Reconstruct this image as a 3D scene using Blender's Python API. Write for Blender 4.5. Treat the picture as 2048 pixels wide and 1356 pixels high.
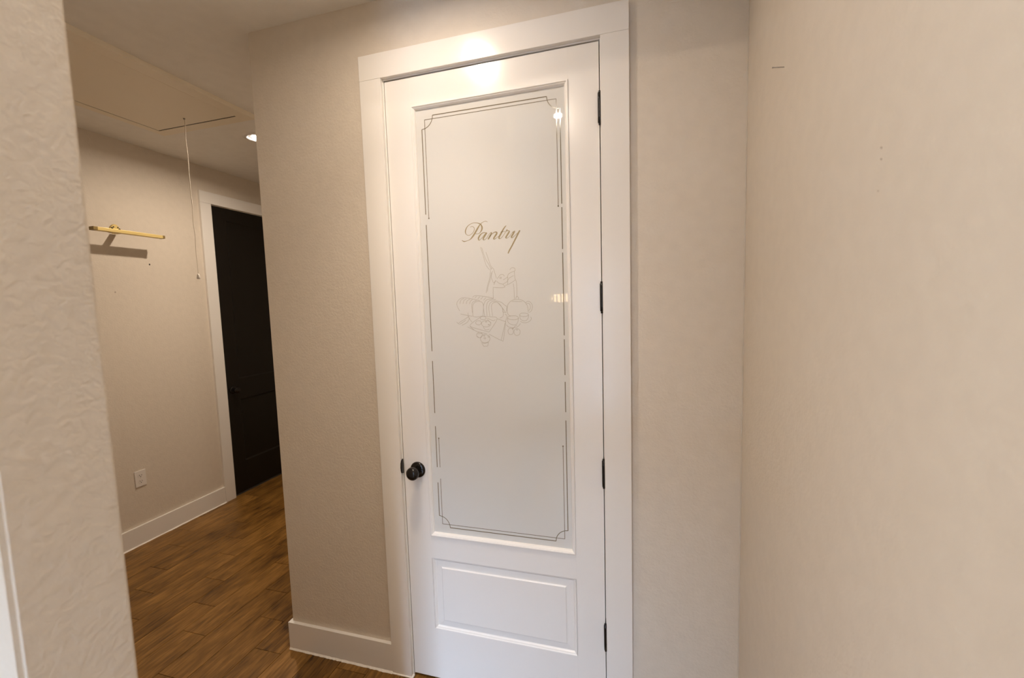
import bpy, bmesh, math, random
from mathutils import Vector, Matrix

random.seed(7)
S = bpy.context.scene
COL = S.collection
for _o in list(bpy.data.objects):
    bpy.data.objects.remove(_o)

# ------------------------------------------------------------------ dimensions
D = 1.517          # pantry wall face
XL = -3.283        # hall wall face
XR = 0.344         # right wall face
XC = -1.541        # free corner of the pantry wall
H = 2.743          # hall / passage ceiling
HK = 3.05          # ceiling of the room the camera stands in
XS, YS0, YS1 = -0.741, 0.306, 0.431   # free end of the partition wall
ZI = 2.452         # inner height of the door casings
CW = 0.0917        # casing width
CT = 0.018         # casing thickness
BH = 0.132         # baseboard height
BT = 0.0153        # baseboard thickness
YB = -3.0          # rear wall of the camera room
XK = -4.0          # far left wall of the camera room
YE = 4.6           # end of the hall

# ------------------------------------------------------------------ camera
cam = bpy.data.cameras.new('camera')
cam.sensor_width = 36.0
cam.sensor_fit = 'HORIZONTAL'
cam.lens = 850.4671 / 2048.0 * 36.0
cam.clip_start = 0.02
camo = bpy.data.objects.new('camera', cam)
COL.objects.link(camo)
_f = Vector((-0.27327, 0.95825, -0.08415)).normalized()
_r = Vector((0.96192, 0.27174, -0.02943)).normalized()
_u = _r.cross(_f).normalized()
_m = Matrix((( _r.x, _u.x, -_f.x, 0.0), (_r.y, _u.y, -_f.y, 0.0), (_r.z, _u.z, -_f.z, 1.5861), (0, 0, 0, 1)))
camo.matrix_world = _m
cam.dof.use_dof = True
cam.dof.focus_distance = 1.9
cam.dof.aperture_fstop = 2.8
S.camera = camo

# ------------------------------------------------------------------ world, daylight, exposure
w = bpy.data.worlds.new('daylight')
S.world = w
w.use_nodes = True
_nt = w.node_tree
bg = _nt.nodes['Background']
_tc = _nt.nodes.new('ShaderNodeTexCoord')
_sx = _nt.nodes.new('ShaderNodeSeparateXYZ')
_cr = _nt.nodes.new('ShaderNodeValToRGB')          # hazy sky: paler at the horizon, bluer overhead
_cr.color_ramp.elements[0].position = 0.0; _cr.color_ramp.elements[0].color = (0.58, 0.76, 1.0, 1)
_cr.color_ramp.elements[1].position = 1.0; _cr.color_ramp.elements[1].color = (0.42, 0.64, 1.0, 1)
_nt.links.new(_tc.outputs['Generated'], _sx.inputs['Vector'])
_nt.links.new(_sx.outputs['Z'], _cr.inputs['Fac'])
_nt.links.new(_cr.outputs['Color'], bg.inputs['Color'])
SKY = 170.0
bg.inputs['Strength'].default_value = SKY
day = bpy.data.lights.new('patio_door_portal', 'AREA')    # portal: only guides the sky light through the patio door
day.shape = 'RECTANGLE'
day.size, day.size_y = 0.98, 2.10
day.cycles.is_portal = True
dayo = bpy.data.objects.new('patio_door_portal', day)
dayo.location = (-0.19, YB + 0.01, 1.07)
dayo.rotation_euler = (math.radians(90), 0, 0)   # faces +Y, into the room
COL.objects.link(dayo)

fill = bpy.data.lights.new('added_side_fill', 'AREA')  # fill lamp added to brighten the right wall; no known window there
fill.shape = 'RECTANGLE'
fill.size, fill.size_y = 1.9, 1.3
fill.energy = 54.0
fill.color = (0.88, 0.93, 1.0)
fillo = bpy.data.objects.new('added_side_fill', fill)
fillo.location = (XK + 0.03, -1.35, 1.6)
fillo.rotation_euler = (math.radians(90), 0, math.radians(-90))    # shines towards +X
COL.objects.link(fillo)

S.view_settings.view_transform = 'Standard'
S.view_settings.look = 'None'
S.view_settings.gamma = 1.0
S.view_settings.use_curve_mapping = False
S.view_settings.exposure = 0.12
S.cycles.use_adaptive_sampling = True
S.cycles.adaptive_threshold = 0.04
S.cycles.max_bounces = 7
S.cycles.diffuse_bounces = 4
S.cycles.glossy_bounces = 3
S.cycles.sample_clamp_indirect = 8.0
S.cycles.caustics_reflective = False
S.cycles.caustics_refractive = False

LAMP_COL = (1.0, 0.83, 0.66)
LAMP_PASSAGE, LAMP_HALL, LAMP_ROOM = 6.3, 14.5, 12.0
BEAM_PASSAGE, BEAM_HALL, BEAM_ROOM = 46.0, 44.0, 20.0

# ------------------------------------------------------------------ materials
def nodes_of(name):
    m = bpy.data.materials.new(name)
    m.use_nodes = True
    nt = m.node_tree
    return m, nt, nt.nodes['Principled BSDF']

def plain(name, col, rough=0.5, metal=0.0, spec=0.5, emit=None, estr=0.0, coat=0.0):
    m, nt, b = nodes_of(name)
    b.inputs['Base Color'].default_value = (*col, 1)
    b.inputs['Roughness'].default_value = rough
    b.inputs['Metallic'].default_value = metal
    b.inputs['Specular IOR Level'].default_value = spec
    b.inputs['Coat Weight'].default_value = coat
    b.inputs['Coat Roughness'].default_value = 0.03
    if emit:
        b.inputs['Emission Color'].default_value = (*emit, 1)
        b.inputs['Emission Strength'].default_value = estr
    # a trace of mottling so that no surface is perfectly uniform
    n = nt.nodes.new('ShaderNodeTexNoise'); n.inputs['Scale'].default_value = 9.0; n.inputs['Detail'].default_value = 0.0
    g = nt.nodes.new('ShaderNodeNewGeometry')
    nt.links.new(g.outputs['Position'], n.inputs['Vector'])
    r = nt.nodes.new('ShaderNodeMapRange')
    r.inputs['To Min'].default_value = rough * 0.85
    r.inputs['To Max'].default_value = min(1.0, rough * 1.15)
    nt.links.new(n.outputs['Fac'], r.inputs['Value'])
    nt.links.new(r.outputs['Result'], b.inputs['Roughness'])
    return m

def wall_paint(name, col, rough=0.5, bump=0.12, scale=95.0, dist=0.0035):
    m, nt, b = nodes_of(name)
    b.inputs['Roughness'].default_value = rough
    b.inputs['Specular IOR Level'].default_value = 0.35
    g = nt.nodes.new('ShaderNodeNewGeometry')
    n1 = nt.nodes.new('ShaderNodeTexNoise')
    n1.inputs['Scale'].default_value = scale; n1.inputs['Detail'].default_value = 1.5
    n1.inputs['Roughness'].default_value = 0.55; n1.inputs['Distortion'].default_value = 0.6
    n2 = nt.nodes.new('ShaderNodeTexNoise')
    n2.inputs['Scale'].default_value = scale * 0.33; n2.inputs['Detail'].default_value = 0.0
    for n in (n1, n2):
        nt.links.new(g.outputs['Position'], n.inputs['Vector'])
    ramp = nt.nodes.new('ShaderNodeMapRange')
    ramp.interpolation_type = 'SMOOTHSTEP'
    ramp.inputs['From Min'].default_value = 0.28; ramp.inputs['From Max'].default_value = 0.74
    nt.links.new(n1.outputs['Fac'], ramp.inputs['Value'])
    add = nt.nodes.new('ShaderNodeMath'); add.operation = 'MULTIPLY_ADD'
    add.inputs[1].default_value = 0.6
    nt.links.new(n2.outputs['Fac'], add.inputs[0]); nt.links.new(ramp.outputs['Result'], add.inputs[2])
    bp = nt.nodes.new('ShaderNodeBump')
    bp.inputs['Strength'].default_value = bump; bp.inputs['Distance'].default_value = dist
    nt.links.new(add.outputs['Value'], bp.inputs['Height'])
    nt.links.new(bp.outputs['Normal'], b.inputs['Normal'])
    mix = nt.nodes.new('ShaderNodeMixRGB')
    mix.inputs['Color1'].default_value = (*[c * 0.97 for c in col], 1)
    mix.inputs['Color2'].default_value = (*[min(1, c * 1.03) for c in col], 1)
    nt.links.new(n2.outputs['Fac'], mix.inputs['Fac'])
    nt.links.new(mix.outputs['Color'], b.inputs['Base Color'])
    return m

def wood_tile(name):
    """wood-look porcelain: streaks along Y, every tile offset and tinted by its own random number"""
    m, nt, b = nodes_of(name)
    N, L = nt.nodes.new, nt.links.new
    g = N('ShaderNodeNewGeometry'); oi = N('ShaderNodeObjectInfo')
    sc = N('ShaderNodeVectorMath'); sc.operation = 'SCALE'; sc.inputs['Scale'].default_value = 37.0
    comb = N('ShaderNodeCombineXYZ')
    L(oi.outputs['Random'], comb.inputs['X']); L(oi.outputs['Random'], comb.inputs['Y'])
    L(comb.outputs['Vector'], sc.inputs[0])
    ad = N('ShaderNodeVectorMath'); ad.operation = 'ADD'
    L(g.outputs['Position'], ad.inputs[0]); L(sc.outputs['Vector'], ad.inputs[1])
    mp = N('ShaderNodeMapping'); mp.inputs['Scale'].default_value = (30.0, 4.2, 1.0)
    L(ad.outputs['Vector'], mp.inputs['Vector'])
    n1 = N('ShaderNodeTexNoise'); n1.inputs['Scale'].default_value = 1.0
    n1.inputs['Detail'].default_value = 7.0; n1.inputs['Roughness'].default_value = 0.62; n1.inputs['Distortion'].default_value = 1.6
    L(mp.outputs['Vector'], n1.inputs['Vector'])
    mp2 = N('ShaderNodeMapping'); mp2.inputs['Scale'].default_value = (95.0, 9.0, 1.0)
    L(ad.outputs['Vector'], mp2.inputs['Vector'])
    n2 = N('ShaderNodeTexNoise'); n2.inputs['Scale'].default_value = 1.0; n2.inputs['Detail'].default_value = 4.0
    L(mp2.outputs['Vector'], n2.inputs['Vector'])
    mp3 = N('ShaderNodeMapping'); mp3.inputs['Scale'].default_value = (11.0, 5.0, 1.0)
    L(ad.outputs['Vector'], mp3.inputs['Vector'])
    n3 = N('ShaderNodeTexNoise'); n3.inputs['Scale'].default_value = 1.0; n3.inputs['Detail'].default_value = 3.0
    L(mp3.outputs['Vector'], n3.inputs['Vector'])
    mx = N('ShaderNodeMath'); mx.operation = 'MULTIPLY_ADD'; mx.inputs[1].default_value = 0.30
    L(n2.outputs['Fac'], mx.inputs[0]); 
    mx0 = N('ShaderNodeMath'); mx0.operation = 'MULTIPLY'; mx0.inputs[1].default_value = 0.45
    L(n1.outputs['Fac'], mx0.inputs[0]); L(mx0.outputs['Value'], mx.inputs[2])
    mx2 = N('ShaderNodeMath'); mx2.operation = 'MULTIPLY_ADD'; mx2.inputs[1].default_value = 0.35
    L(n3.outputs['Fac'], mx2.inputs[0]); L(mx.outputs['Value'], mx2.inputs[2])
    rnd = N('ShaderNodeMath'); rnd.operation = 'MULTIPLY_ADD'; rnd.inputs[1].default_value = 0.10; 
    L(oi.outputs['Random'], rnd.inputs[0]); L(mx2.outputs['Value'], rnd.inputs[2])
    cr = N('ShaderNodeValToRGB')
    e = cr.color_ramp.elements
    e[0].position = 0.43; e[0].color = (0.040, 0.017, 0.003, 1)
    e[1].position = 0.76; e[1].color = (0.34, 0.175, 0.045, 1)
    k = e.new(0.52); k.color = (0.130, 0.060, 0.0115, 1)
    k = e.new(0.62); k.color = (0.205, 0.100, 0.0205, 1)
    L(rnd.outputs['Value'], cr.inputs['Fac'])
    L(cr.outputs['Color'], b.inputs['Base Color'])
    b.inputs['Roughness'].default_value = 0.38
    b.inputs['Specular IOR Level'].default_value = 0.4
    bp = N('ShaderNodeBump'); bp.inputs['Strength'].default_value = 0.15; bp.inputs['Distance'].default_value = 0.001
    L(n2.outputs['Fac'], bp.inputs['Height']); L(bp.outputs['Normal'], b.inputs['Normal'])
    return m

M_WALL = wall_paint('greige_wall_paint', (0.71, 0.64, 0.55), 0.5)
M_CEIL = wall_paint('ceiling_paint', (0.88, 0.86, 0.82), 0.7, 0.06, 70.0)
M_TRIM = plain('semigloss_white_trim', (0.85, 0.825, 0.79), 0.22)
M_HATCH = plain('painted_hatch_board', (0.88, 0.80, 0.66), 0.45)
M_CAULK = plain('white_caulk', (0.86, 0.83, 0.78), 0.45)
M_BLACK = plain('oil_rubbed_bronze', (0.010, 0.008, 0.007), 0.16, 0.0, 0.35)
M_DARKDOOR = plain('black_door_paint', (0.0085, 0.0065, 0.005), 0.38, 0.0, 0.35)
M_GREY = plain('grey_door_sweep', (0.05, 0.055, 0.06), 0.5)
M_GLASS = plain('frosted_pane', (0.69, 0.68, 0.645), 0.008, 0.0, 0.65)
M_ETCH = plain('clear_etched_line', (0.20, 0.165, 0.11), 0.10, 0.0, 0.5)
M_ETCH2 = plain('faint_etched_line', (0.44, 0.40, 0.33), 0.10, 0.0, 0.5)
M_BRASS = plain('satin_brass', (0.74, 0.57, 0.22), 0.45, 0.35)
M_BRASSDK = plain('brass_end_cap', (0.26, 0.18, 0.06), 0.45, 0.4)
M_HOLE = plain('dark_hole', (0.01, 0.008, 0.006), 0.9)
M_PLASTIC = plain('white_plastic', (0.80, 0.76, 0.72), 0.3)
M_CORD = plain('white_cotton_cord', (0.72, 0.66, 0.56), 0.8)
M_STEEL = plain('steel_nail', (0.22, 0.20, 0.18), 0.4, 0.8)
M_FLOOR = wood_tile('wood_look_tile')
M_GROUT = plain('brown_grout', (0.05, 0.028, 0.013), 0.8)
M_LENS = plain('lit_lamp_lens', (0.9, 0.9, 0.9), 0.4, emit=(1.0, 0.93, 0.86), estr=40.0)
M_LAMPSHADE = plain('lit_ribbed_shade', (0.8, 0.7, 0.6), 0.4, emit=(1.0, 0.66, 0.36), estr=9.0)
M_CAB = plain('white_cabinet_paint', (0.78, 0.78, 0.77), 0.35)
M_TOP = plain('pale_quartz_top', (0.70, 0.70, 0.70), 0.2)
m, nt, b = nodes_of('clear_door_glass')
nt.nodes.remove(b)
_tr = nt.nodes.new('ShaderNodeBsdfTransparent'); _gl = nt.nodes.new('ShaderNodeBsdfGlossy'); _gl.inputs['Roughness'].default_value = 0.0
_fr = nt.nodes.new('ShaderNodeFresnel'); _mx = nt.nodes.new('ShaderNodeMixShader')
nt.links.new(_fr.outputs['Fac'], _mx.inputs['Fac']); nt.links.new(_tr.outputs[0], _mx.inputs[1]); nt.links.new(_gl.outputs[0], _mx.inputs[2])
nt.links.new(_mx.outputs[0], nt.nodes['Material Output'].inputs['Surface'])
M_CLEAR = m
M_GARDEN = plain('yard_and_blocker_grey', (0.10, 0.10, 0.10), 0.9)
M_BLIND = plain('added_blind_white', (0.8, 0.8, 0.8), 0.8)

# ------------------------------------------------------------------ mesh helpers
def finish(name, bm, mat, parent=None, smooth=False):
    bmesh.ops.recalc_face_normals(bm, faces=bm.faces[:])
    me = bpy.data.meshes.new(name)
    bm.to_mesh(me); bm.free()
    for p in me.polygons:
        p.use_smooth = smooth
    me.materials.append(mat)
    o = bpy.data.objects.new(name, me)
    COL.objects.link(o)
    if parent is not None:
        o.parent = parent
        o.matrix_parent_inverse = parent.matrix_world.inverted() if parent.type != 'EMPTY' else Matrix.Translation(-parent.location)
    return o

def bx(bm, x0, x1, y0, y1, z0, z1):
    v = [bm.verts.new(p) for p in ((x0, y0, z0), (x1, y0, z0), (x1, y1, z0), (x0, y1, z0), (x0, y0, z1), (x1, y0, z1), (x1, y1, z1), (x0, y1, z1))]
    for f in ((0, 3, 2, 1), (4, 5, 6, 7), (0, 1, 5, 4), (1, 2, 6, 5), (2, 3, 7, 6), (3, 0, 4, 7)):
        bm.faces.new([v[i] for i in f])

def box(name, dims, mat, parent=None, bevel=0.0):
    bm = bmesh.new(); bx(bm, *dims)
    if bevel:
        bmesh.ops.bevel(bm, geom=bm.edges[:], offset=bevel, segments=2, affect='EDGES', profile=0.6)
    return finish(name, bm, mat, parent)

def boxes(name, lst, mat, parent=None):
    bm = bmesh.new()
    for d in lst:
        bx(bm, *d)
    return finish(name, bm, mat, parent)

def empty(name, loc, label=None, cat=None, group=None, kind=None):
    o = bpy.data.objects.new(name, None)
    o.empty_display_size = 0.05
    o.location = loc
    COL.objects.link(o)
    tag(o, label, cat, group, kind)
    return o

def tag(o, label=None, cat=None, group=None, kind=None):
    if label: o['label'] = label
    if cat: o['category'] = cat
    if group: o['group'] = group
    if kind: o['kind'] = kind
    return o

def struct(o, label=None):
    return tag(o, label, None, None, 'structure')

def lathe(bm, prof, origin, axis, n=32, close=True):
    """revolve [(radius, height)] about axis ('x','y','z', sign by height) at origin"""
    rings = []
    for r, h in prof:
        ring = []
        if r < 1e-6:
            ring = [bm.verts.new(ax_pt(origin, axis, 0, 0, h))]
        else:
            for i in range(n):
                a = 2 * math.pi * i / n
                ring.append(bm.verts.new(ax_pt(origin, axis, r * math.cos(a), r * math.sin(a), h)))
        rings.append(ring)
    for a, b_ in zip(rings, rings[1:]):
        if len(a) == 1 and len(b_) == 1: continue
        for i in range(n):
            j = (i + 1) % n
            if len(a) == 1: bm.faces.new((a[0], b_[i], b_[j]))
            elif len(b_) == 1: bm.faces.new((a[i], a[j], b_[0]))
            else: bm.faces.new((a[i], a[j], b_[j], b_[i]))

def ax_pt(o, axis, u, v, h):
    if axis == 'z': return (o[0] + u, o[1] + v, o[2] + h)
    if axis == 'y': return (o[0] + u, o[1] + h, o[2] + v)
    return (o[0] + h, o[1] + u, o[2] + v)

def tube(bm, pts, r, n=8):
    pts = [Vector(p) for p in pts]
    rings = []
    for i, p in enumerate(pts):
        t = (pts[min(i + 1, len(pts) - 1)] - pts[max(i - 1, 0)]).normalized()
        a = t.orthogonal().normalized() if abs(t.z) < 0.9 else Vector((1, 0, 0))
        a = (a - t * a.dot(t)).normalized(); c = t.cross(a)
        rr = r[i] if isinstance(r, (list, tuple)) else r
        rings.append([bm.verts.new(p + (a * math.cos(k * 2 * math.pi / n) + c * math.sin(k * 2 * math.pi / n)) * rr) for k in range(n)])
    for a, b_ in zip(rings, rings[1:]):
        for k in range(n):
            bm.faces.new((a[k], a[(k + 1) % n], b_[(k + 1) % n], b_[k]))
    bm.faces.new(rings[0][::-1]); bm.faces.new(rings[-1])

def mitred(bm, to3d, u0, u1, v0, v1, prof):
    """mitred rectangular frame: prof = [(inset, depth)] from the outside in"""
    loops = []
    for ins, dep in prof:
        loops.append([bm.verts.new(to3d(u, v, dep)) for u, v in ((u0 + ins, v0 + ins), (u1 - ins, v0 + ins), (u1 - ins, v1 - ins), (u0 + ins, v1 - ins))])
    for a, b_ in zip(loops, loops[1:]):
        for i in range(4):
            j = (i + 1) % 4
            bm.faces.new((a[i], a[j], b_[j], b_[i]))
    return loops

def catmull(pts, sub=5):
    out = []
    n = len(pts)
    for i in range(n - 1):
        p0, p1, p2, p3 = pts[max(i - 1, 0)], pts[i], pts[i + 1], pts[min(i + 2, n - 1)]
        for s in range(sub):
            t = s / sub
            out.append(tuple(0.5 * (2 * b + (c - a) * t + (2 * a - 5 * b + 4 * c - d) * t * t + (3 * b - a - 3 * c + d) * t ** 3) for a, b, c, d in zip(p0, p1, p2, p3)))
    out.append(tuple(pts[-1]))
    return out

def ribbon(bm, pts, y, y2):
    """flat stroke in the XZ plane (metres), pts = (x, z, width); y front, y2 back"""
    L_, R_ = [], []
    for i, (x, z, wd) in enumerate(pts):
        a, b_ = pts[max(i - 1, 0)], pts[min(i + 1, len(pts) - 1)]
        t = Vector((b_[0] - a[0], b_[1] - a[1]))
        if t.length < 1e-9: t = Vector((1, 0))
        t.normalize(); nx, nz = -t.y, t.x
        h = max(wd, 1e-4) / 2
        L_.append(bm.verts.new((x + nx * h, y, z + nz * h))); R_.append(bm.verts.new((x - nx * h, y, z - nz * h)))
    for i in range(len(pts) - 1):
        bm.faces.new((L_[i], L_[i + 1], R_[i + 1], R_[i]))

# traced strokes of the etched glass, millimetres (x, z[, width])
LETTERING = [
    [(-585.6,1874.5,1.7),(-579.0,1877.4,1.7),(-571.7,1873.4,1.9),(-569.8,1865.6,2.1),(-574.2,1855.7,1.9),(-583.9,1847.8,1.7),(-593.3,1845.0,1.7),(-602.5,1849.1,2.1),(-605.9,1858.0,3.9),(-603.6,1868.1,3.9),(-595.7,1879.5,2.6),(-582.3,1887.1,1.9),(-567.3,1889.7,1.9),(-552.7,1886.8,2.6),(-542.8,1880.6,4.3),(-539.1,1871.8,5.8),(-539.8,1863.4,5.4),(-544.7,1855.2,3.4),(-552.3,1848.9,1.9),(-561.5,1848.2,1.7),(-566.1,1849.9,1.5)],
    [(-516.9,1888.7,1.7),(-523.1,1891.8,1.7),(-530.5,1891.0,1.7),(-537.9,1887.9,1.9),(-545.5,1882.5,2.8),(-553.2,1872.9,5.2),(-561.0,1861.5,6.0),(-568.9,1850.1,6.0),(-576.7,1840.4,5.4),(-584.5,1832.4,3.7),(-592.2,1827.7,1.9),(-603.5,1824.7,2.1),(-613.0,1823.9,3.4),(-621.3,1828.3,1.9)],
    [(-523.8,1849.4,2.1),(-532.0,1851.2,2.6),(-541.3,1848.1,3.4),(-549.8,1840.2,5.2),(-554.4,1832.0,5.4),(-553.7,1826.0,3.9),(-550.4,1824.9,2.1),(-541.9,1831.1,1.7),(-532.3,1840.7,1.7),(-523.8,1849.4,1.7)],
    [(-521.0,1850.1,5.2),(-528.7,1839.6,5.6),(-535.5,1829.8,5.2),(-534.4,1824.6,3.4),(-529.3,1825.1,1.7),(-521.7,1830.6,1.5),(-514.0,1841.1,1.5),(-504.7,1849.2,1.9),(-502.4,1847.0,3.9),(-508.8,1836.5,5.4),(-516.4,1825.1,4.3)],
    [(-511.6,1834.1,1.3),(-501.2,1843.6,1.7),(-490.2,1849.5,3.0),(-483.0,1848.7,4.7),(-482.2,1843.9,5.6),(-488.9,1835.1,5.6),(-494.6,1827.0,4.7),(-492.5,1824.0,2.6),(-485.5,1827.2,1.5),(-470.8,1836.3,1.3)],
    [(-444.7,1870.0,2.1),(-450.2,1865.1,3.9),(-457.6,1855.6,4.7),(-465.2,1843.5,5.6),(-472.8,1831.4,5.6),(-473.8,1825.9,4.3),(-469.4,1824.8,2.1),(-462.0,1829.8,1.5),(-445.3,1850.5,1.7)],
    [(-466.8,1848.7,1.5),(-448.9,1849.6,1.5)],
    [(-445.0,1850.4,5.2),(-440.7,1854.7,5.6)],
    [(-440.8,1852.6,1.7),(-433.3,1848.8,3.4),(-436.7,1843.1,5.2),(-444.1,1832.8,5.2),(-447.8,1827.2,4.3),(-444.4,1824.7,2.1),(-435.3,1828.8,1.3),(-424.3,1840.6,1.5),(-417.1,1847.2,3.4)],
    [(-412.6,1848.9,3.0),(-415.4,1844.1,5.2),(-421.9,1834.6,5.6),(-426.5,1827.7,4.7),(-423.1,1824.9,2.6),(-414.1,1830.7,1.7),(-403.2,1839.9,1.7)],
    [(-393.4,1849.1,4.7),(-399.8,1839.6,5.6),(-407.1,1826.8,5.2),(-416.4,1810.8,4.7),(-425.8,1794.6,4.7),(-435.1,1780.1,4.7),(-440.8,1768.6,3.9)],
]
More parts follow.
